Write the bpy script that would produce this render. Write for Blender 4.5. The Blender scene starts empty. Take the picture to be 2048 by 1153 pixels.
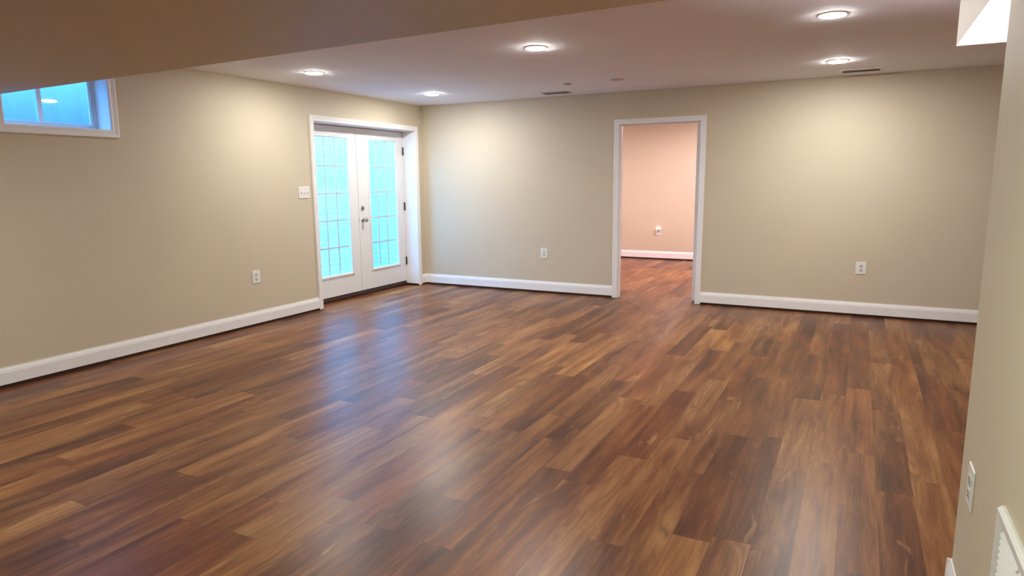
import bpy, bmesh, math, random
from mathutils import Matrix, Vector

C = bpy.context.scene
COL = C.collection
PI = math.pi

# ------------------------------------------------------------------ camera
CAM_F = 1333.2681
CAM_POS = (5.3494, -7.7165, 1.4435)
YAW, PITCH, ROLL = -0.4774, 0.1613, 0.0092
def cam_axes():
    cy, sy = math.cos(YAW), math.sin(YAW); cp, sp = math.cos(PITCH), math.sin(PITCH)
    f = Vector((sy*cp, cy*cp, -sp)); r0 = Vector((cy, -sy, 0)); d0 = f.cross(r0)
    r = math.cos(ROLL)*r0 + math.sin(ROLL)*d0
    d = -math.sin(ROLL)*r0 + math.cos(ROLL)*d0
    return r, d, f
r_, d_, f_ = cam_axes()
cam_data = bpy.data.cameras.new('camera')
cam = bpy.data.objects.new('camera', cam_data); COL.objects.link(cam)
cam_data.sensor_fit = 'HORIZONTAL'; cam_data.sensor_width = 36.0
cam_data.lens = CAM_F/2048*36.0
cam_data.clip_start = 0.05
m = Matrix((( r_.x, -d_.x, -f_.x, CAM_POS[0]), (r_.y, -d_.y, -f_.y, CAM_POS[1]), (r_.z, -d_.z, -f_.z, CAM_POS[2]), (0,0,0,1)))
cam.matrix_world = m
C.camera = cam

# ------------------------------------------------------------------ sky, exposure, light levels
SKY_COL = (0.105, 0.44, 1.0); SKY_STR = 10.0
LED = 250.0                      # radiance of a lit ceiling lens
LED_COL = (1.0, 0.985, 0.93)
w = bpy.data.worlds.new('sky'); C.world = w; w.use_nodes = True
bg = w.node_tree.nodes['Background']; bg.inputs[0].default_value = (*SKY_COL, 1); bg.inputs[1].default_value = SKY_STR
vs = C.view_settings
vs.view_transform = 'Standard'; vs.look = 'None'; vs.exposure = 1.1; vs.gamma = 1.0; vs.use_curve_mapping = False

# ------------------------------------------------------------------ node helpers
class NT:
    def __init__(s, name):
        s.m = bpy.data.materials.new(name); s.m.use_nodes = True
        s.t = s.m.node_tree; s.t.nodes.clear()
        s.out = s.t.nodes.new('ShaderNodeOutputMaterial')
    def n(s, kind, **kw):
        nd = s.t.nodes.new('ShaderNode'+kind)
        for k, v in kw.items(): setattr(nd, k, v)
        return nd
    def put(s, sock, v):
        if isinstance(v, bpy.types.NodeSocket): s.t.links.new(v, sock)
        elif v is not None: sock.default_value = v
    def math(s, op, a, b=None, c=None, clamp=False):
        nd = s.n('Math', operation=op); nd.use_clamp = clamp
        s.put(nd.inputs[0], a)
        if b is not None: s.put(nd.inputs[1], b)
        if c is not None: s.put(nd.inputs[2], c)
        return nd.outputs[0]
    def xyz(s, x, y, z):
        nd = s.n('CombineXYZ'); s.put(nd.inputs[0], x); s.put(nd.inputs[1], y); s.put(nd.inputs[2], z); return nd.outputs[0]
    def noise(s, vec, scale, detail=2.0, rough=0.5, dist=0.0):
        nd = s.n('TexNoise'); s.put(nd.inputs['Vector'], vec); nd.inputs['Scale'].default_value = scale
        nd.inputs['Detail'].default_value = detail; nd.inputs['Roughness'].default_value = rough; nd.inputs['Distortion'].default_value = dist
        return nd.outputs[0]
    def ramp(s, fac, stops):
        nd = s.n('ValToRGB'); cr = nd.color_ramp
        while len(cr.elements) < len(stops): cr.elements.new(0.5)
        for e, (p, c) in zip(cr.elements, stops): e.position = p; e.color = (*c, 1)
        s.put(nd.inputs[0], fac); return nd.outputs[0]
    def mix(s, fac, a, b, blend='MIX'):
        nd = s.n('Mix', data_type='RGBA', blend_type=blend)
        s.put(nd.inputs[0], fac)
        for i, v in ((6, a), (7, b)):
            if isinstance(v, tuple): v = (*v, 1)
            s.put(nd.inputs[i], v)
        return nd.outputs[2]
    def bsdf(s, col, rough=0.5, metal=0.0, spec=0.5, normal=None):
        b = s.n('BsdfPrincipled')
        s.put(b.inputs['Base Color'], (*col, 1) if isinstance(col, tuple) else col)
        s.put(b.inputs['Roughness'], rough); s.put(b.inputs['Metallic'], metal); s.put(b.inputs['Specular IOR Level'], spec)
        if normal: s.t.links.new(normal, b.inputs['Normal'])
        s.t.links.new(b.outputs[0], s.out.inputs[0]); return b
    def bump(s, h, strength, dist):
        b = s.n('Bump'); b.inputs['Strength'].default_value = strength; b.inputs['Distance'].default_value = dist
        s.put(b.inputs['Height'], h); return b.outputs[0]
    def obj(s): return s.n('TexCoord').outputs['Object']

def paint(name, col, rough=0.55, bumpscale=220.0, strength=0.12, dist=0.002, var=0.05, spec=0.35):
    t = NT(name); o = t.obj()
    big = t.noise(o, 1.3, 3)
    c = t.mix(big, tuple(x*(1-var) for x in col), tuple(min(1, x*(1+var)) for x in col))
    h = t.noise(o, bumpscale, 3)
    t.bsdf(c, rough, 0, spec, t.bump(h, strength, dist)); return t.m

def plain(name, col, rough=0.4, metal=0.0, var=0.04, scale=30.0, spec=0.5):
    t = NT(name); o = t.obj(); nz = t.noise(o, scale, 2)
    c = t.mix(nz, tuple(x*(1-var) for x in col), tuple(min(1, x*(1+var)) for x in col))
    t.bsdf(c, rough, metal, spec); return t.m

def emit(name, col, strength):
    t = NT(name); e = t.n('Emission'); e.inputs[0].default_value = (*col, 1); e.inputs[1].default_value = strength
    t.t.links.new(e.outputs[0], t.out.inputs[0]); return t.m

def make_floor():
    t = NT('vinyl_plank'); sep = t.n('SeparateXYZ'); t.t.links.new(t.obj(), sep.inputs[0]); x, y = sep.outputs[0], sep.outputs[1]
    W, L = 0.15, 1.22
    u = t.math('DIVIDE', t.math('ADD', x, 0.04+0.15*40), W)
    row = t.math('FLOOR', u); fu = t.math('SUBTRACT', u, row)
    wn = t.n('TexWhiteNoise', noise_dimensions='1D'); t.put(wn.inputs['W'], row)
    v = t.math('ADD', t.math('DIVIDE', t.math('ADD', y, 30.0), L), wn.outputs[0])
    col = t.math('FLOOR', v); fv = t.math('SUBTRACT', v, col)
    idn = t.n('TexWhiteNoise', noise_dimensions='2D'); t.put(idn.inputs['Vector'], t.xyz(row, col, 0.0))
    rid = idn.outputs[0]
    sc = t.n('SeparateColor'); t.t.links.new(idn.outputs[1], sc.inputs[0])
    ox = t.math('MULTIPLY', sc.outputs[0], 37.0); oy = t.math('MULTIPLY', sc.outputs[1], 53.0)
    def gv(sx, sy): return t.xyz(t.math('MULTIPLY_ADD', x, sx, ox), t.math('MULTIPLY_ADD', y, sy, oy), t.math('MULTIPLY', sc.outputs[2], 11.0))
    broad = t.noise(gv(9.0, 1.1), 1.0, 4, 0.55, 0.3)
    streak = t.noise(gv(34.0, 1.7), 1.0, 4, 0.6, 0.2)
    fine = t.noise(gv(190.0, 9.0), 1.0, 3, 0.6)
    ringn = t.noise(gv(7.0, 0.75), 1.0, 1, 0.4, 0.5)
    rings = t.math('SINE', t.math('MULTIPLY', ringn, 80.0))
    rings = t.math('MULTIPLY_ADD', rings, 0.5, 0.5)
    tone = t.math('ADD', t.math('MULTIPLY', rid, 0.24), t.math('ADD', t.math('MULTIPLY', broad, 0.78), t.math('MULTIPLY', t.math('SUBTRACT', streak, 0.5), 0.42)))
    c = t.ramp(tone, [(0.30, FLOOR_D), (0.48, FLOOR_M), (0.62, FLOOR_L), (0.80, FLOOR_H)])
    red = t.math('MULTIPLY', t.math('GREATER_THAN', sc.outputs[2], 0.6), 0.55)
    c = t.mix(red, c, (0.82, 0.62, 0.55), 'MULTIPLY')
    ringmask = t.math('MULTIPLY', t.math('GREATER_THAN', sc.outputs[1], 0.62), t.math('MULTIPLY', t.math('SUBTRACT', broad, 0.42, clamp=True), 4.0, clamp=True))
    rk = t.math('MULTIPLY', t.math('POWER', rings, 2.5), t.math('MULTIPLY', ringmask, 0.6))
    c = t.mix(t.math('MULTIPLY', ringmask, 0.45), c, (0.36, 0.19, 0.075))
    c = t.mix(rk, c, (0.075, 0.03, 0.013))
    fr = t.math('MULTIPLY', t.math('SUBTRACT', 0.55, fine, clamp=True), 2.2, clamp=True)
    c = t.mix(t.math('MULTIPLY', fr, 0.55), c, (0.055, 0.018, 0.007))
    fl = t.math('MULTIPLY', t.math('SUBTRACT', fine, 0.56, clamp=True), 2.4, clamp=True)
    c = t.mix(t.math('MULTIPLY', fl, 0.5), c, (0.40, 0.21, 0.085))
    kn = t.noise(gv(16.0, 3.2), 1.0, 2, 0.5, 1.2)
    km = t.math('MULTIPLY', t.math('SUBTRACT', kn, 0.66, clamp=True), 7.0, clamp=True)
    c = t.mix(t.math('MULTIPLY', km, 0.6), c, (0.42, 0.225, 0.10))
    eu = t.math('MINIMUM', fu, t.math('SUBTRACT', 1.0, fu)); ev = t.math('MINIMUM', fv, t.math('SUBTRACT', 1.0, fv))
    su = t.math('LESS_THAN', t.math('MULTIPLY', eu, W), 0.0009); sv = t.math('LESS_THAN', t.math('MULTIPLY', ev, L), 0.0012)
    seam = t.math('MAXIMUM', su, sv)
    c = t.mix(t.math('MULTIPLY', seam, 0.55), c, (0.03, 0.012, 0.006))
    h = t.math('SUBTRACT', t.math('ADD', t.math('MULTIPLY', fine, 0.5), t.math('MULTIPLY', streak, 0.9)), t.math('MULTIPLY', seam, 0.8))
    rough = t.math('MULTIPLY_ADD', streak, 0.10, 0.29)
    t.bsdf(c, rough, 0, 0.33, t.bump(h, 0.07, 0.002)); return t.m
FLOOR_D = (0.070, 0.020, 0.008); FLOOR_M = (0.165, 0.056, 0.019); FLOOR_L = (0.275, 0.110, 0.035); FLOOR_H = (0.44, 0.225, 0.075)

def make_brick():
    t = NT('white_painted_brick'); sep = t.n('SeparateXYZ'); t.t.links.new(t.obj(), sep.inputs[0])
    b = t.n('TexBrick'); t.put(b.inputs['Vector'], t.xyz(t.math('ADD', sep.outputs[0], sep.outputs[1]), sep.outputs[2], 0.0))
    b.inputs['Scale'].default_value = 1.0; b.inputs['Brick Width'].default_value = 0.21; b.inputs['Row Height'].default_value = 0.075
    b.inputs['Mortar Size'].default_value = 0.006; b.inputs['Mortar Smooth'].default_value = 0.3
    b.inputs['Color1'].default_value = (0.80, 0.82, 0.82, 1); b.inputs['Color2'].default_value = (0.74, 0.77, 0.77, 1); b.inputs['Mortar'].default_value = (0.58, 0.61, 0.62, 1)
    t.bsdf(b.outputs[0], 0.7, 0, 0.3, t.bump(t.math('SUBTRACT', 1.0, b.outputs[1]), 0.5, 0.006)); return t.m

def make_glass():
    t = NT('window_glass'); tr = t.n('BsdfTransparent'); tr.inputs[0].default_value = (0.94, 0.97, 0.97, 1)
    g = t.n('BsdfGlossy'); g.inputs['Roughness'].default_value = 0.02
    lw = t.n('LayerWeight'); lw.inputs[0].default_value = 0.5
    fr = t.math('MULTIPLY_ADD', t.math('POWER', lw.outputs['Facing'], 5.0), 0.9, 0.035)
    mx = t.n('MixShader'); t.t.links.new(fr, mx.inputs[0]); t.t.links.new(tr.outputs[0], mx.inputs[1]); t.t.links.new(g.outputs[0], mx.inputs[2])
    t.t.links.new(mx.outputs[0], t.out.inputs[0]); return t.m

M = dict(
    wall=paint('beige_wall_paint', (0.63, 0.555, 0.425)),
    ceil=paint('white_ceiling_paint', (0.89, 0.90, 0.95), 0.8, 160, 0.15),
    trim=plain('white_trim_paint', (0.88, 0.88, 0.89), 0.35),
    door=plain('white_door_paint', (0.80, 0.81, 0.83), 0.4),
    vinyl=plain('white_window_vinyl', (0.72, 0.73, 0.74), 0.35),
    floor=make_floor(), brick=make_brick(), glass=make_glass(),
    shade_sill_wood=plain('gap_shade_and_sill_wood', (0.035, 0.010, 0.006), 0.5, var=0.3),  # painted shade in the gaps under boards and jambs; wood on the door sill
    plastic=plain('white_plastic', (0.82, 0.82, 0.80), 0.3),
    socket=plain('socket_plastic', (0.62, 0.62, 0.62), 0.35),
    slot=plain('slot_black', (0.02, 0.02, 0.02), 0.6),
    nickel=plain('satin_nickel', (0.50, 0.49, 0.47), 0.28, 1.0),
    bronze=plain('dark_hinge_metal', (0.09, 0.085, 0.08), 0.4, 0.8),
    vent=plain('white_enamel', (0.74, 0.73, 0.72), 0.4),
    ventdark=plain('grey_register_metal', (0.23, 0.21, 0.20), 0.5),
    duct=plain('duct_black', (0.012, 0.012, 0.012), 0.8),
    lens=emit('lit_lens', LED_COL, LED),
    lensoff=plain('unlit_lens', (0.50, 0.47, 0.46), 0.5),
    nightlens=emit('night_light_lens', (1.0, 0.93, 0.86), 0.9),
    well=paint('window_well_panel', (0.25, 0.28, 0.34), 0.6, 8, 0.3, 0.01),
    concrete=paint('concrete_paving', (0.42, 0.42, 0.41), 0.8, 40, 0.4, 0.004, 0.15),
)

# ------------------------------------------------------------------ mesh helpers
class MB:
    def __init__(s): s.bm = bmesh.new()
    def box(s, a, b, bev=0.0, seg=2):
        x0, x1 = sorted((a[0], b[0])); y0, y1 = sorted((a[1], b[1])); z0, z1 = sorted((a[2], b[2]))
        v = [s.bm.verts.new(p) for p in ((x0,y0,z0),(x1,y0,z0),(x1,y1,z0),(x0,y1,z0),(x0,y0,z1),(x1,y0,z1),(x1,y1,z1),(x0,y1,z1))]
        fs = [s.bm.faces.new([v[i] for i in q]) for q in ((0,3,2,1),(4,5,6,7),(0,1,5,4),(1,2,6,5),(2,3,7,6),(3,0,4,7))]
        if bev > 0:
            es = list({e for f in fs for e in f.edges})
            bmesh.ops.bevel(s.bm, geom=es, offset=bev, segments=seg, profile=0.5, affect='EDGES', clamp_overlap=True)
        return s
    def prism(s, prof, p0, p1, ex, ey):
        """profile (a,b) points in the plane spanned by ex, ey, swept from p0 to p1"""
        p0, p1, ex, ey = map(Vector, (p0, p1, ex, ey))
        A = [s.bm.verts.new(p0+ex*a+ey*b) for a, b in prof]; B = [s.bm.verts.new(p1+ex*a+ey*b) for a, b in prof]
        n = len(prof)
        for i in range(n): s.bm.faces.new((A[i], A[(i+1) % n], B[(i+1) % n], B[i]))
        s.bm.faces.new(A[::-1]); s.bm.faces.new(B)
        return s
    def poly(s, pts, z0, z1):
        A = [s.bm.verts.new((x, y, z0)) for x, y in pts]; B = [s.bm.verts.new((x, y, z1)) for x, y in pts]; n = len(pts)
        for i in range(n): s.bm.faces.new((A[i], A[(i+1) % n], B[(i+1) % n], B[i]))
        s.bm.faces.new(A[::-1]); s.bm.faces.new(B); return s
    def lathe(s, prof, axis='Z', c=(0,0,0), seg=32):
        """(radius, height) profile turned about an axis"""
        rings = []
        for r, h in prof:
            ring = []
            for i in range(seg):
                a = 2*PI*i/seg; p, q = r*math.cos(a), r*math.sin(a)
                if axis == 'Z': co = (p, q, h)
                elif axis == 'X': co = (h, p, q)
                else: co = (p, h, q)
                ring.append(s.bm.verts.new((co[0]+c[0], co[1]+c[1], co[2]+c[2])))
            rings.append(ring)
        for a, b in zip(rings, rings[1:]):
            for i in range(seg): s.bm.faces.new((a[i], a[(i+1) % seg], b[(i+1) % seg], b[i]))
        s.bm.faces.new(rings[0][::-1]); s.bm.faces.new(rings[-1]); return s
    def build(s, name, mat, parent=None, smooth=False, kind=None):
        bmesh.ops.recalc_face_normals(s.bm, faces=s.bm.faces)
        me = bpy.data.meshes.new(name); s.bm.to_mesh(me); s.bm.free()
        me.materials.append(mat if not isinstance(mat, str) else M[mat])
        if smooth:
            for p in me.polygons: p.use_smooth = True
            try: me.set_sharp_from_angle(angle=math.radians(40))
            except Exception: pass
        o = bpy.data.objects.new(name, me); COL.objects.link(o)
        if parent: o.parent = parent
        if kind: o['kind'] = kind
        return o

def struct(name, mb, mat, smooth=False): return mb.build(name, mat, None, smooth, 'structure')
def thing(name, label, cat, loc=(0,0,0), rz=0.0, group=None):
    o = bpy.data.objects.new(name, None); COL.objects.link(o)
    o.location = loc; o.rotation_euler = (0, 0, rz); o.empty_display_size = 0.05
    o['label'] = label; o['category'] = cat
    if group: o['group'] = group
    return o
def dup(root, loc, rz, label, group=None):
    r = root.copy(); COL.objects.link(r); r.location = loc; r.rotation_euler = (0, 0, rz); r['label'] = label
    if group: r['group'] = group
    for ch in list(root.children):
        c = ch.copy(); COL.objects.link(c); c.parent = r
        for g in list(ch.children):
            d = g.copy(); COL.objects.link(d); d.parent = c
    return r

def wall_grid(mb, fixed, lo, hi, ulo, uhi, vlo, vhi, holes):
    """a wall slab on axis 'x' or 'y' between lo and hi, with rectangular holes (u0,u1,v0,v1)"""
    us = sorted({ulo, uhi, *[h[0] for h in holes], *[h[1] for h in holes]})
    vsl = sorted({vlo, vhi, *[h[2] for h in holes], *[h[3] for h in holes]})
    us = [u for u in us if ulo <= u <= uhi]; vsl = [v for v in vsl if vlo <= v <= vhi]
    def solid(i, j):
        if i < 0 or j < 0 or i >= len(us)-1 or j >= len(vsl)-1: return False
        u, v = (us[i]+us[i+1])/2, (vsl[j]+vsl[j+1])/2
        return not any(h[0] < u < h[1] and h[2] < v < h[3] for h in holes)
    def P(d, u, v): return (d, u, v) if fixed == 'x' else (u, d, v)
    def face(ps):
        mb.bm.faces.new([mb.bm.verts.new(p) for p in ps])
    for i in range(len(us)-1):
        for j in range(len(vsl)-1):
            if not solid(i, j): continue
            u0, u1, v0, v1 = us[i], us[i+1], vsl[j], vsl[j+1]
            for d in (lo, hi): face([P(d,u0,v0), P(d,u1,v0), P(d,u1,v1), P(d,u0,v1)])
            if not solid(i-1, j): face([P(lo,u0,v0), P(hi,u0,v0), P(hi,u0,v1), P(lo,u0,v1)])
            if not solid(i+1, j): face([P(lo,u1,v0), P(hi,u1,v0), P(hi,u1,v1), P(lo,u1,v1)])
            if not solid(i, j-1): face([P(lo,u0,v0), P(hi,u0,v0), P(hi,u1,v0), P(lo,u1,v0)])
            if not solid(i, j+1): face([P(lo,u0,v1), P(hi,u0,v1), P(hi,u1,v1), P(lo,u1,v1)])
    bmesh.ops.remove_doubles(mb.bm, verts=mb.bm.verts, dist=1e-5)
    return mb

# ------------------------------------------------------------------ dimensions
H = 2.44; HS = 2.05              # ceiling, underside of the dropped soffit
WT = 0.25                        # outside wall
YB = -9.6; XR = 8.6; YF = 4.1    # rear end, far right end, back of the side room
NX, NY = 5.713, -5.17            # near partition: its face and its far corner
DY0, DY1, DZ = -2.065, -0.188, 2.095       # french door clear opening in the left wall
WY0, WY1, WZ0, WZ1 = -5.085, -4.33, 1.865, 2.32   # high window clear opening
OX0, OX1, OZ = 2.803, 3.735, 2.066          # doorway clear opening in the back wall
JT = 0.02

# ------------------------------------------------------------------ room shell
struct('floor', MB().box((-WT, YB-0.1, -0.1), (XR+0.1, YF+0.12, 0)), 'floor')
struct('ceiling', MB().box((-WT, YB-0.1, H), (XR+0.1, YF+0.12, H+0.12)), 'ceil')
struct('wall_left', wall_grid(MB(), 'x', -WT, 0, YB-0.1, YF+0.12, 0, H, [(DY0-JT, DY1+JT, -1, DZ+JT), (WY0-JT, WY1+JT, WZ0-JT, WZ1+JT)]), 'wall')
struct('wall_back', wall_grid(MB(), 'y', 0, 0.12, 0, XR, 0, H, [(OX0-JT, OX1+JT, -1, OZ+JT)]), 'wall')
struct('wall_right', MB().box((XR, YB-0.1, 0), (XR+0.1, YF+0.12, H)), 'wall')
struct('wall_rear', MB().box((0, YB-0.1, 0), (XR, YB, H)), 'wall')
struct('wall_partition', MB().box((NX, YB, 0), (NX+0.13, NY, HS), 0.004), 'wall')
struct('wall_return', MB().box((NX+0.13, NY-0.13, 0), (XR, NY-0.001, HS)), 'wall')
struct('wall_side_room', MB().box((0, YF, 0), (XR, YF+0.12, H)), 'wall')
struct('wall_side_room_right', MB().box((5.6, 0.12, 0), (5.7, YF, H)), 'wall')
# dropped ceiling over the camera's end of the room, and the boxed bulkhead on the right
struct('ceiling_soffit', MB().poly([(0, -5.14), (NX-0.001, -5.342), (NX-0.001, YB), (0, YB)], HS, H), 'wall')
bk = struct('ceiling_bulkhead', MB().box((NX, YB, HS), (XR, -3.81, H)), 'wall')
bk.data.materials.append(M['ceil'])
for p in bk.data.polygons:
    if p.normal.z < -0.9: p.material_index = 1

# ------------------------------------------------------------------ baseboards: flat board, bead and ogee top; a dark strip below paints in the shadow gap
BH = 0.15
BASE = [(0, 0.028), (0.014, 0.028), (0.014, 0.112), (0.0125, 0.116), (0.0125, 0.122), (0.0105, 0.126), (0.009, 0.134), (0.0055, 0.142), (0.005, BH), (0, BH)]
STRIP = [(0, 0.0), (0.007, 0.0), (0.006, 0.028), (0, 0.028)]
def baseboard(name, runs):
    b = MB(); s = MB()
    for p0, p1, nrm in runs:
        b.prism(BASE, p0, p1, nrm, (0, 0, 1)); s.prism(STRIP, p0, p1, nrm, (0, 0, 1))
    o = struct(name, b, 'trim'); s.build('gap_shade_strip', 'shade_sill_wood', o)['label'] = 'dark brown strip standing in for the shadow gap below the white board'
    return o
CW = 0.06                        # casing width
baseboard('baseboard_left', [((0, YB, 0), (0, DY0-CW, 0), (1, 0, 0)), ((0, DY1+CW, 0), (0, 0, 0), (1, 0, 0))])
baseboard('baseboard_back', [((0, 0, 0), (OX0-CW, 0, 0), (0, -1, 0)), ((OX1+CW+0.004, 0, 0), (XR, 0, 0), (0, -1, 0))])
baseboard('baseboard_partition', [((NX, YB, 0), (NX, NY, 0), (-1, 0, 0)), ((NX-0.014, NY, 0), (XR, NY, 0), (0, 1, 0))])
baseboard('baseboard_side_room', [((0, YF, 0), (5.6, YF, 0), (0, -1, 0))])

# ------------------------------------------------------------------ casings
CAS = [(0, 0), (0, 0.010), (0.006, 0.014), (0.014, 0.0145), (0.020, 0.0125), (0.046, 0.0165), (0.054, 0.018), (CW, 0.016), (CW, 0)]   # (across from the opening, out of the wall)
def casing(name, P, u0, u1, v1, v0=0.0, n=(1,0,0), ue=(0,1,0), bottom=False, mat='trim'):
    """mitred casing round an opening; P origin, ue the horizontal axis, n out of the wall"""
    b = MB(); P = Vector(P); ue = Vector(ue); n = Vector(n); z = Vector((0, 0, 1))
    path = [(u0, v0), (u0, v1), (u1, v1), (u1, v0)]
    outs = [(-1, 0), (-1, 1), (1, 1), (1, 0)]
    if bottom: outs[0] = (-1, -1); outs[3] = (1, -1)
    rings = []
    for (u, v), (du, dv) in zip(path, outs):
        rings.append([b.bm.verts.new(P+ue*(u+du*a)+z*(v+dv*a)+n*h) for a, h in CAS])
    k = len(CAS)
    segs = list(zip(rings, rings[1:]))
    if bottom: segs.append((rings[3], rings[0]))
    for A, B in segs:
        for i in range(k): b.bm.faces.new((A[i], A[(i+1) % k], B[(i+1) % k], B[i]))
    if not bottom: b.bm.faces.new(rings[0]); b.bm.faces.new(rings[3][::-1])
    return struct(name, b, mat)
casing('trim_1', (0, 0, 0), DY0-0.004, DY1+0.004, DZ+0.002, 0.012, (1,0,0), (0,1,0))
casing('trim_2', (0, 0, 0), OX0-0.004, OX1+0.006, OZ+0.002, 0.006, (0,-1,0), (1,0,0))
casing('trim_3', (0, 0, 0), WY0-0.002, WY1+0.002, WZ1+0.002, WZ0-0.002, (1,0,0), (0,1,0), bottom=True)
# jambs (the white linings of the three openings)
j = MB()
j.box((-WT, DY0-JT, 0.03), (0.002, DY0, DZ+JT)); j.box((-WT, DY1, 0.03), (0.002, DY1+JT, DZ+JT)); j.box((-WT, DY0, DZ), (0.002, DY1, DZ+JT))
jo = struct('trim_4', j, 'trim')
b = MB(); b.box((-0.295, DY0-0.06, 0.0), (-0.247, DY0+0.022, DZ+0.06)); b.box((-0.295, DY1-0.022, 0.0), (-0.247, DY1+0.06, DZ+0.06)); b.box((-0.295, DY0+0.022, DZ-0.022), (-0.247, DY1-0.022, DZ+0.06)); b.box((-0.295, DY0+0.022, 0.0), (-0.247, DY1-0.022, 0.085))
b.build('outer_brickmould', 'trim', jo)
s = MB(); s.box((-WT, DY0-JT, 0), (-0.003, DY0-0.006, 0.03)); s.box((-WT, DY1+0.006, 0), (-0.003, DY1+JT, 0.03)); s.build('gap_shade_strip', 'shade_sill_wood', jo)  # shadow gap under the jamb feet, painted as dark strips
j = MB()
j.box((OX0-JT, -0.002, 0.004), (OX0, 0.122, OZ+JT)); j.box((OX1, -0.002, 0.004), (OX1+JT, 0.122, OZ+JT)); j.box((OX0, -0.002, OZ), (OX1, 0.122, OZ+JT))
j.box((OX0, 0.04, 0.004), (OX0+0.010, 0.075, OZ)); j.box((OX1-0.010, 0.04, 0.004), (OX1, 0.075, OZ)); j.box((OX0+0.01, 0.04, OZ-0.010), (OX1-0.01, 0.075, OZ))
struct('trim_5', j, 'trim')
casing('trim_6', (0, 0.12, 0), OX0-0.004, OX1+0.006, OZ+0.002, 0.006, (0,1,0), (1,0,0))
j = MB()
j.box((-WT, WY0-JT, WZ0-JT), (0.002, WY0, WZ1+JT)); j.box((-WT, WY1, WZ0-JT), (0.002, WY1+JT, WZ1+JT)); j.box((-WT, WY0, WZ1), (0.002, WY1, WZ1+JT)); j.box((-WT, WY0, WZ0-JT), (0.002, WY1, WZ0))
struct('trim_7', j, 'trim')
# threshold under the french doors
th = MB(); th.prism([(-WT, 0), (-0.198, 0), (-0.198, 0.030), (-0.21, 0.060), (-WT, 0.060)], (0, DY0, 0), (0, DY1, 0), (1,0,0), (0,0,1))
struct('trim_8', th, 'shade_sill_wood')

# ------------------------------------------------------------------ french doors
DX = -0.20                        # room-side face of the leaves
def french_leaf(name, y0, y1, g0, g1, z0=0.066, z1=2.088, gz0=0.325, gz1=1.950):
    fr = 0.022
    leaf = wall_grid(MB(), 'x', DX-0.045, DX, y0, y1, z0, z1, [(g0-fr, g1+fr, gz0-fr, gz1+fr)])
    o = struct(name, leaf, 'door')
    # raised moulded frame of the glass, rounded
    b = MB(); prof = [(0, -0.012), (0, 0.004), (0.006, 0.010), (0.020, 0.012), (0.034, 0.008), (0.040, 0.0), (0.022, 0.0), (0.022, -0.012)]
    pth = [(g0, gz0), (g0, gz1), (g1, gz1), (g1, gz0)]; dirs = [(-1,-1), (-1,1), (1,1), (1,-1)]
    rings = [[b.bm.verts.new((DX+h, u+du*a, v+dv*a)) for a, h in prof] for (u, v), (du, dv) in zip(pth, dirs)]
    k = len(prof)
    for q in range(4):
        A, B = rings[q], rings[(q+1) % 4]
        for i in range(k): b.bm.faces.new((A[i], A[(i+1) % k], B[(i+1) % k], B[i]))
    b.build('glass_frame', 'door', o)
    MB().box((DX-0.028, g0-0.02, gz0-0.02), (DX-0.022, g1+0.02, gz1+0.02)).build('glass_pane', 'glass', o)
    # muntins behind the glass, three by five lights, and the outer stop
    g = MB(); t = 0.0095
    for i in (1, 2):
        y = g0+(g1-g0)*i/3; g.box((DX-0.038, y-t, gz0), (DX-0.030, y+t, gz1))
    for i in range(1, 5):
        z = gz0+(gz1-gz0)*i/5
        for a in range(3):
            ya = g0+(g1-g0)*a/3 + (t if a else 0); yb = g0+(g1-g0)*(a+1)/3 - (t if a < 2 else 0)
            g.box((DX-0.0375, ya, z-t), (DX-0.0305, yb, z+t))
    g.build('muntin_grid', 'vinyl', o)
    return o
YM = -1.143
d1 = french_leaf('door_1', -2.058, YM-0.0025, -1.862, -1.313)
d2 = french_leaf('door_2', YM+0.0025, -0.192, -0.905, -0.358)
# flat astragal strip on the active leaf, lock and knob
MB().box((DX-0.058, YM-0.02, 0.07), (DX-0.0452, YM+0.02, 2.085), 0.002).build('astragal', 'door', d1)
ky = YM+0.072
k = MB().lathe([(0.0, DX), (0.031, DX), (0.031, DX+0.005), (0.027, DX+0.009), (0.012, DX+0.011), (0.0115, DX+0.034), (0.018, DX+0.040), (0.027, DX+0.052), (0.0285, DX+0.062), (0.024, DX+0.070), (0.010, DX+0.074), (0.0, DX+0.0745)][1:-1], 'X', (0, ky, 0.957), 32)
k.build('door_knob', 'nickel', d2, True)
k = MB().lathe([(0.031, DX), (0.031, DX+0.006), (0.027, DX+0.012), (0.016, DX+0.014), (0.012, DX+0.014)], 'X', (0, ky, 1.105), 32)
dl = k.build('deadbolt', 'nickel', d2, True)
MB().box((DX+0.014, ky-0.004, 1.091), (DX+0.030, ky+0.004, 1.119), 0.0025).build('thumb_turn', 'nickel', dl)
MB().box((DX-0.004, YM+0.001, 0.93), (DX+0.0008, YM+0.006, 0.985)).build('latch_plate', 'nickel', d2)
def hinge(b, c, axis_out, L=0.102, r=0.0075):
    x, y, z = c
    for a in range(5):
        z0 = z-L/2+L*a/5; b.lathe([(r*0.9, z0+0.0005), (r, z0+0.0015), (r, z0+L/5-0.0015), (r*0.9, z0+L/5-0.0005)], 'Z', (x, y, 0), 12)
    b.lathe([(0.003, z-L/2-0.006), (0.006, z-L/2-0.001), (0.005, z-L/2+0.001)], 'Z', (x, y, 0), 12)
    b.lathe([(0.005, z+L/2-0.001), (0.006, z+L/2+0.001), (0.003, z+L/2+0.006)], 'Z', (x, y, 0), 12)
for z in (1.835, 1.095, 0.345):
    b = MB(); hinge(b, (DX+0.009, -0.194, z), None, r=0.011); b.build('hinge', 'bronze', d2, True)
for z in (1.835, 1.095, 0.345):
    b = MB(); hinge(b, (DX+0.009, DY0+0.006, z), None, r=0.008); b.build('hinge', 'bronze', d1, True)

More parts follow.
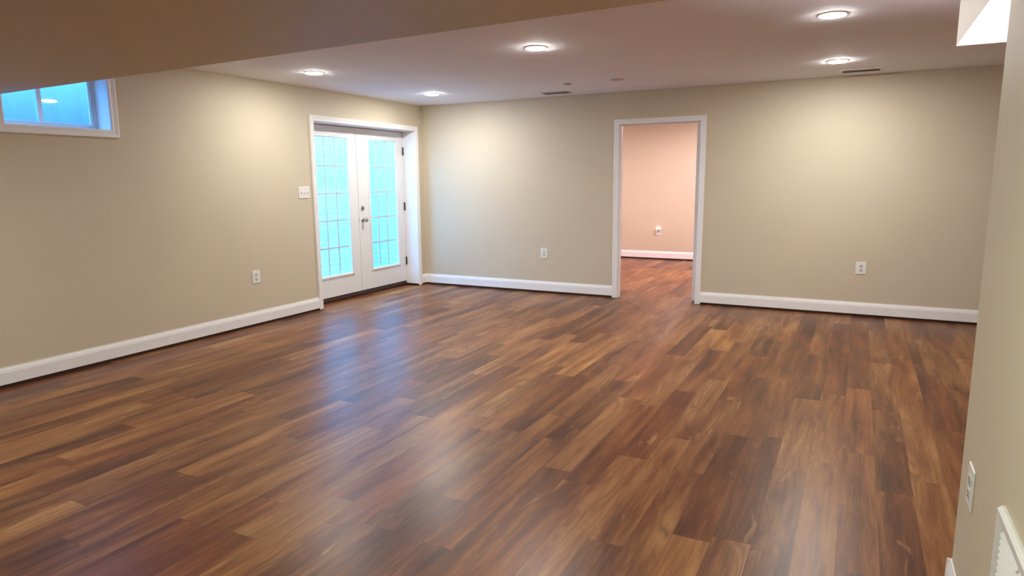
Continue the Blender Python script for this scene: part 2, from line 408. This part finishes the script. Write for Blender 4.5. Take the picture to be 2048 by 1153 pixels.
# ------------------------------------------------------------------ side room door, standing open against the room beyond
lx0, lx1 = 3.672, 3.707
leaf = MB(); leaf.box((lx0, 0.136, 0.014), (lx1, 1.05, 2.05), 0.002)
for xf, sg in ((lx0, -1), (lx1, 1)):
    for za, zb in ((0.20, 0.88), (1.04, 1.92)):
        for ya, yb in ((0.25, 0.555), (0.635, 0.94)):
            leaf.prism([(0, 0), (yb-ya, 0), (yb-ya-0.02, 0.006), (0.02, 0.006)], (xf, ya, za), (xf, ya, zb), (0, 1, 0), (sg, 0, 0))
d3 = struct('door_3', leaf, 'door')
for z in (1.83, 1.06, 0.275):
    b = MB(); hinge(b, (3.716, 0.128, z), None, r=0.0085); b.box((3.714, 0.124, z-0.05), (3.7345, 0.134, z+0.05)); b.build('hinge', 'bronze', d3)
b = MB()
for sg, xf in ((-1, lx0), (1, lx1)):
    b.lathe([(0.030, xf), (0.030, xf+sg*0.006), (0.012, xf+sg*0.010), (0.012, xf+sg*0.034), (0.026, xf+sg*0.046), (0.027, xf+sg*0.058), (0.012, xf+sg*0.066)], 'X', (0, 0.985, 0.94), 24)
b.build('door_knob', 'nickel', d3, True)

# ------------------------------------------------------------------ high slider window
WX = -0.16
fw = MB()
fy0, fy1, fz0, fz1 = WY0, WY1, WZ0, WZ1
fw.box((WX-0.06, fy0, fz0), (WX, fy0+0.028, fz1), 0.003); fw.box((WX-0.06, fy1-0.024, fz0), (WX, fy1, fz1), 0.003)
fw.box((WX-0.0595, fy0+0.026, fz0), (WX-0.0005, fy1-0.022, fz0+0.026), 0.003); fw.box((WX-0.0595, fy0+0.026, fz1-0.026), (WX-0.0005, fy1-0.022, fz1), 0.003)
win = struct('window_1', fw, 'vinyl')
ymid = -4.750
for nm, y0, y1, xo in (('sash', fy0+0.03, ymid+0.018, WX-0.050), ('sash', ymid-0.018, fy1-0.026, WX-0.022)):
    b = MB(); s_ = 0.026; th_ = 0.022
    b.box((xo, y0, fz0+0.027), (xo+th_, y0+s_+0.006, fz1-0.027), 0.003); b.box((xo, y1-s_, fz0+0.027), (xo+th_, y1, fz1-0.027), 0.003)
    b.box((xo+0.0005, y0+s_, fz0+0.028), (xo+th_-0.0005, y1-s_+0.002, fz0+0.043), 0.003); b.box((xo+0.0005, y0+s_, fz1-0.052), (xo+th_-0.0005, y1-s_+0.002, fz1-0.028), 0.003)
    so = b.build('sash', 'vinyl', win)
    MB().box((xo+0.009, y0+s_-0.002, fz0+0.04), (xo+0.013, y1-s_+0.004, fz1-0.05)).build('glass_pane', 'glass', so)
b = MB(); b.box((WX-0.0005, ymid-0.010, fz0+0.30), (WX+0.010, ymid+0.010, fz0+0.35), 0.003); b.build('sash_lock', 'vinyl', win)

# ------------------------------------------------------------------ outside: walled areaway behind the doors, well behind the window
struct('floor_areaway', MB().box((-1.55, -2.9, -0.14), (-WT-0.001, 0.75, -0.02)), 'concrete')
struct('wall_areaway', MB().box((-1.65, -3.0, -0.14), (-1.45, 0.95, 2.62)), 'brick')
struct('wall_areaway_end', MB().box((-1.45, 0.75, -0.14), (-WT-0.001, 0.95, 2.62)), 'brick')
struct('wall_areaway_steps', MB().box((-1.45, -3.0, -0.14), (-WT-0.001, -2.9, 1.7)), 'brick')
wl = MB()
n = 40; cx, cy, rx, ry = -WT-0.001, (WY0+WY1)/2, 0.78, 0.72
pts = []
for i in range(n+1):
    a = -PI/2+PI*i/n; rr = 1+0.012*math.sin(i*2.2)
    pts.append((cx-rx*rr*math.cos(a), cy+ry*rr*math.sin(a)))
outer = [(cx-(rx+0.04)*math.cos(-PI/2+PI*i/n), cy+(ry+0.04)*math.sin(-PI/2+PI*i/n)) for i in range(n+1)]
A = [[wl.bm.verts.new((x, y, z)) for x, y in pts] for z in (1.5, 2.62)]; B = [[wl.bm.verts.new((x, y, z)) for x, y in outer] for z in (1.5, 2.62)]
for i in range(n):
    wl.bm.faces.new((A[0][i], A[0][i+1], A[1][i+1], A[1][i])); wl.bm.faces.new((B[0][i], B[0][i+1], B[1][i+1], B[1][i])); wl.bm.faces.new((A[1][i], A[1][i+1], B[1][i+1], B[1][i]))
struct('wall_window_well', wl, 'well')
struct('floor_window_well', MB().box((-1.1, WY0-0.4, 1.42), (-WT-0.001, WY1+0.4, 1.5)), 'concrete')

# ------------------------------------------------------------------ ceiling lights
def recessed(loc, label, lit=True, r=0.080, group='recessed ceiling lights'):
    t = thing('recessed_light', label, 'ceiling light', loc, 0, group)
    b = MB(); b.lathe([(r+0.010, 0.0), (r+0.010, -0.002), (r+0.006, -0.0055), (r, -0.007), (r-0.002, -0.006), (r-0.002, 0.0)], 'Z', (0,0,0), 48)
    b.build('trim_ring', 'plastic', t, True)
    b = MB(); b.lathe([(r-0.0025, -0.0005), (r-0.0025, -0.0060), (r*0.94, -0.0090), (r*0.82, -0.0115), (r*0.5, -0.0135), (0.004, -0.0140)], 'Z', (0,0,0), 48)
    b.build('lens', 'lens' if lit else 'lensoff', t, True)
    return t
L0 = recessed((0.79, -2.85, H), 'lit round recessed ceiling light nearest the high window and soffit edge')
L1 = dup(L0, (0.84, -0.99, H), 0, 'lit recessed ceiling light in the corner above the French doors, smallest in view')
dup(L0, (3.08, -2.89, H), 0, 'lit recessed ceiling light in the middle of the ceiling, with the wide glow')
L4 = dup(L0, (5.13, -2.92, H), 0, 'largest lit recessed ceiling light, at upper right near the white bulkhead')
dup(L0, (5.11, -1.03, H), 0, 'lit recessed ceiling light directly in front of the right ceiling vent')
M['lensdim'] = emit('lit_lens_dimmer', LED_COL, LED*0.65)
for c in [*L0.children, *L4.children]:
    if c.name.startswith('lens'): c.data = c.data.copy(); c.data.materials[0] = M['lensdim']
recessed((3.10, -1.02, H), 'unlit round recessed fixture on the ceiling in front of the open doorway', False, 0.075)
t = thing('smoke_detector', 'small pale round disc on the ceiling between the left vent and unlit fixture', 'smoke detector', (2.54, -0.97, H))
MB().lathe([(0.042, 0.0), (0.042, -0.006), (0.036, -0.012), (0.012, -0.015)], 'Z', (0,0,0), 32).build('cover', 'lensoff', t, True)
MB().lathe([(0.010, -0.0145), (0.010, -0.018), (0.004, -0.019)], 'Z', (0,0,0), 16).build('sensor', 'socket', t, True)
M['lensgreen'] = emit('fill_lens_cool', (0.93, 1.0, 0.82), LED*1.0)
gl = recessed((4.55, -6.7, HS), 'unseen fill light added in the dropped soffit to brighten the near partition and its grille', False)  # lamp out of view, added to brighten the near partition
for c in gl.children:
    if c.name.startswith('lens'): c.data.materials[0] = M['lensgreen']
gl2 = dup(gl, (1.30, -6.45, HS), 0, 'unseen fill light added in the dropped soffit to brighten the left wall')  # second unseen soffit lamp, added as fill for the left wall
M['lenslow'] = emit('fill_lens_low', LED_COL, LED*0.8)
for c in gl2.children:
    if c.name.startswith('lens'): c.data = c.data.copy(); c.data.materials[0] = M['lenslow']
# unseen warm lamps added to light the side room
M['lenswarm'] = emit('lit_lens_warm', (1.0, 0.765, 0.80), LED*2.4)
def warm(loc, label):
    t = recessed(loc, label, False); 
    for c in t.children:
        if c.name.startswith('lens'):
            c.data.materials[0] = M['lenswarm']
    return t
warm((3.4, 2.7, H), 'unseen warm recessed light added in the side room beyond the doorway, on its right')
warm((1.4, 2.0, H), 'unseen warm recessed light added in the side room beyond the doorway, on its left')

# ------------------------------------------------------------------ ceiling vents
def register(loc, label):
    t = thing('ceiling_vent', label, 'vent', loc, 0, 'ceiling vents near the back wall')
    a, b_ = 0.155, 0.062
    f = MB(); f.box((-a-0.02, -b_-0.02, -0.005), (a+0.02, -b_, 0), 0.002); f.box((-a-0.02, b_, -0.005), (a+0.02, b_+0.02, 0), 0.002)
    f.box((-a-0.02, -b_, -0.005), (-a, b_, 0), 0.002); f.box((a, -b_, -0.005), (a+0.02, b_, 0), 0.002)
    f.build('frame', 'vent', t)
    MB().box((-a, -b_, -0.0012), (a, b_, -0.0002)).build('duct_opening', 'duct', t)
    for i in range(6):
        y = -b_+0.012+i*0.020
        MB().prism([(0, -0.0014), (0.002, -0.0014), (0.009, -0.010), (0.007, -0.010)], (-a, y, 0), (a, y, 0), (0, 1, 0), (0, 0, 1)).build('louver', 'ventdark', t)
    return t
register((2.14, -0.35, H), 'flat ceiling vent with dark louvers near back wall, left of the doorway')
register((5.29, -0.355, H), 'flat ceiling vent with dark louvers near back wall, behind the right light')

# ------------------------------------------------------------------ outlets and switch
def outlet(loc, rz, label):
    t = thing('wall_outlet', label, 'outlet', loc, rz, 'white wall outlets')
    p = MB(); p.box((-0.048, -0.006, -0.064), (0.048, 0, 0.064), 0.003, 2); p.build('plate', 'plastic', t)
    for zc in (0.0215, -0.0215):
        f = MB(); pr = []
        for i in range(32):
            a = 2*PI*i/32; pr.append((0.0175*math.cos(a), max(-0.0145, min(0.0145, 0.0175*math.sin(a)))))
        f.prism(pr, (0, -0.0055, zc), (0, -0.0085, zc), (1, 0, 0), (0, 0, 1)); r = f.build('receptacle', 'socket', t)
        s = MB(); s.box((-0.0085, -0.0091, zc-0.001), (-0.0058, -0.0083, zc+0.0085)); s.box((0.0058, -0.0091, zc-0.001), (0.0082, -0.0083, zc+0.007))
        s.lathe([(0.0032, -0.0091), (0.0032, -0.0083)], 'Y', (0, 0, zc-0.0085), 16); s.build('slots', 'slot', r)
    s = MB(); s.lathe([(0.0035, -0.0055), (0.0035, -0.0070), (0.0015, -0.0075)], 'Y', (0,0,0), 16); s.build('screw', 'socket', t)
    return t
O0 = outlet((1.826, 0, 0.511), 0, 'white duplex outlet low on the back wall left of the doorway')
dup(O0, (5.417, 0, 0.508), 0, 'white duplex outlet low on the back wall right of the doorway')
dup(O0, (0, -2.99, 0.499), PI/2, 'white duplex outlet low on the left wall, beside the French doors')
dup(O0, (NX, -5.385, 0.507), -PI/2, 'white outlet seen edge-on on the near right partition, beyond the return grille')
dup(O0, (2.205, YF, 0.505), 0, 'outlet on the pinkish wall of the side room, under a lit night light')
t = thing('night_light', 'small glowing white night light plugged into the side room outlet', 'night light', (2.205, YF, 0.545), 0)
b = MB(); b.box((-0.022, -0.030, -0.030), (0.022, -0.0092, 0.004), 0.006); b.build('body', 'plastic', t)
b = MB(); b.lathe([(0.016, 0.006), (0.036, 0.010), (0.040, 0.020), (0.034, 0.032), (0.012, 0.038)], 'Z', (0, -0.052, 0), 24); b.build('shade', 'nightlens', t, True)

t = thing('light_switch', 'white three-toggle switch plate on the left wall beside the door casing', 'light switch', (0, -2.262, 1.325), PI/2)
MB().box((-0.081, -0.006, -0.062), (0.081, 0, 0.062), 0.003).build('plate', 'plastic', t)
for xx in (-0.046, 0.0, 0.046):
    tg = MB(); tg.prism([(-0.006, -0.011), (-0.006, 0.011), (-0.010, 0.007), (-0.019, -0.004), (-0.017, -0.009)], (xx-0.0045, 0, 0), (xx+0.0045, 0, 0), (0, 1, 0), (0, 0, 1))
    o = tg.build('toggle', 'socket', t)
    for zz in (0.030, -0.030): MB().lathe([(0.0032, -0.0055), (0.0032, -0.0066), (0.0015, -0.0070)], 'Y', (xx, 0, zz), 12).build('screw', 'socket', t)

# ------------------------------------------------------------------ return grille on the near partition
gy0, gy1, gz0, gz1 = -6.66, -5.835, 0.16, 0.654
t = thing('return_air_grille', 'white louvered return air grille low on the near right partition', 'vent', (NX, gy1, gz0), 0)
def LY(y): return y-gy1
def LZ(z): return z-gz0
f = MB(); fwid = 0.034; pr = [(0, 0), (0, -0.006), (0.006, -0.016), (0.028, -0.014), (fwid, -0.007), (fwid, 0)]
pth = [(LY(gy0), 0), (LY(gy0), LZ(gz1)), (0, LZ(gz1)), (0, 0)]; inn = [(1, 1), (1, -1), (-1, -1), (-1, 1)]
rings = [[f.bm.verts.new((h, u+du*a, v+dv*a)) for a, h in pr] for (u, v), (du, dv) in zip(pth, inn)]
for q in range(4):
    A, B = rings[q], rings[(q+1) % 4]
    for i in range(len(pr)): f.bm.faces.new((A[i], A[(i+1) % len(pr)], B[(i+1) % len(pr)], B[i]))
f.build('frame', 'vent', t)
MB().box((-0.002, LY(gy0)+fwid, fwid), (-0.0004, -fwid, LZ(gz1)-fwid)).build('duct_opening', 'duct', t)
nb = 4; span = (gy1-gy0-2*fwid); bw = span/nb
for k in range(1, nb):
    yy = -fwid-bw*k
    MB().box((-0.008, yy-0.006, fwid), (-0.002, yy+0.006, LZ(gz1)-fwid), 0.001).build('mullion', 'vent', t)
nl = 24
for k in range(nb):
    ya = -fwid-bw*(k+1)+0.007; yb = -fwid-bw*k-0.007
    for i in range(nl):
        z = fwid+0.006+i*(LZ(gz1)-2*fwid-0.012)/nl
        MB().prism([(-0.002, 0.012), (-0.0032, 0.0128), (-0.0125, 0.0015), (-0.0113, 0.0005)], (0, ya, z), (0, yb, z), (1, 0, 0), (0, 0, 1)).build('louver', 'vent', t)
for yy in (LY(gy0)+0.017, -0.017):
    s = MB(); s.lathe([(0.0045, -0.013), (0.0045, -0.0165), (0.002, -0.018)], 'X', (0, yy, LZ(gz1)/2), 16); s.build('screw', 'socket', t, True)

# ------------------------------------------------------------------ added uplight, out of view round the corner, brightening the bulkhead's underside
t = thing('added_uplight', 'unseen added uplight round the corner, standing under the bulkhead', 'added uplight', (6.12, -4.40, 0))
MB().lathe([(0.13, 0.0), (0.13, 0.012), (0.11, 0.022), (0.03, 0.032), (0.014, 0.05)], 'Z', (0,0,0), 40).build('base', 'nickel', t, True)
MB().lathe([(0.012, 0.045), (0.012, 1.10)], 'Z', (0,0,0), 20).build('pole', 'nickel', t, True)
MB().lathe([(0.014, 1.09), (0.05, 1.10), (0.095, 1.16), (0.125, 1.24), (0.122, 1.24), (0.092, 1.162), (0.048, 1.104), (0.014, 1.098)], 'Z', (0,0,0), 40).build('shade', 'vent', t, True)
MB().lathe([(0.012, 1.099), (0.014, 1.11), (0.030, 1.13), (0.030, 1.145), (0.012, 1.16)], 'Z', (0,0,0), 24).build('bulb', emit('added_uplight_bulb', (1.0, 0.86, 0.90), 1100.0), t, True)
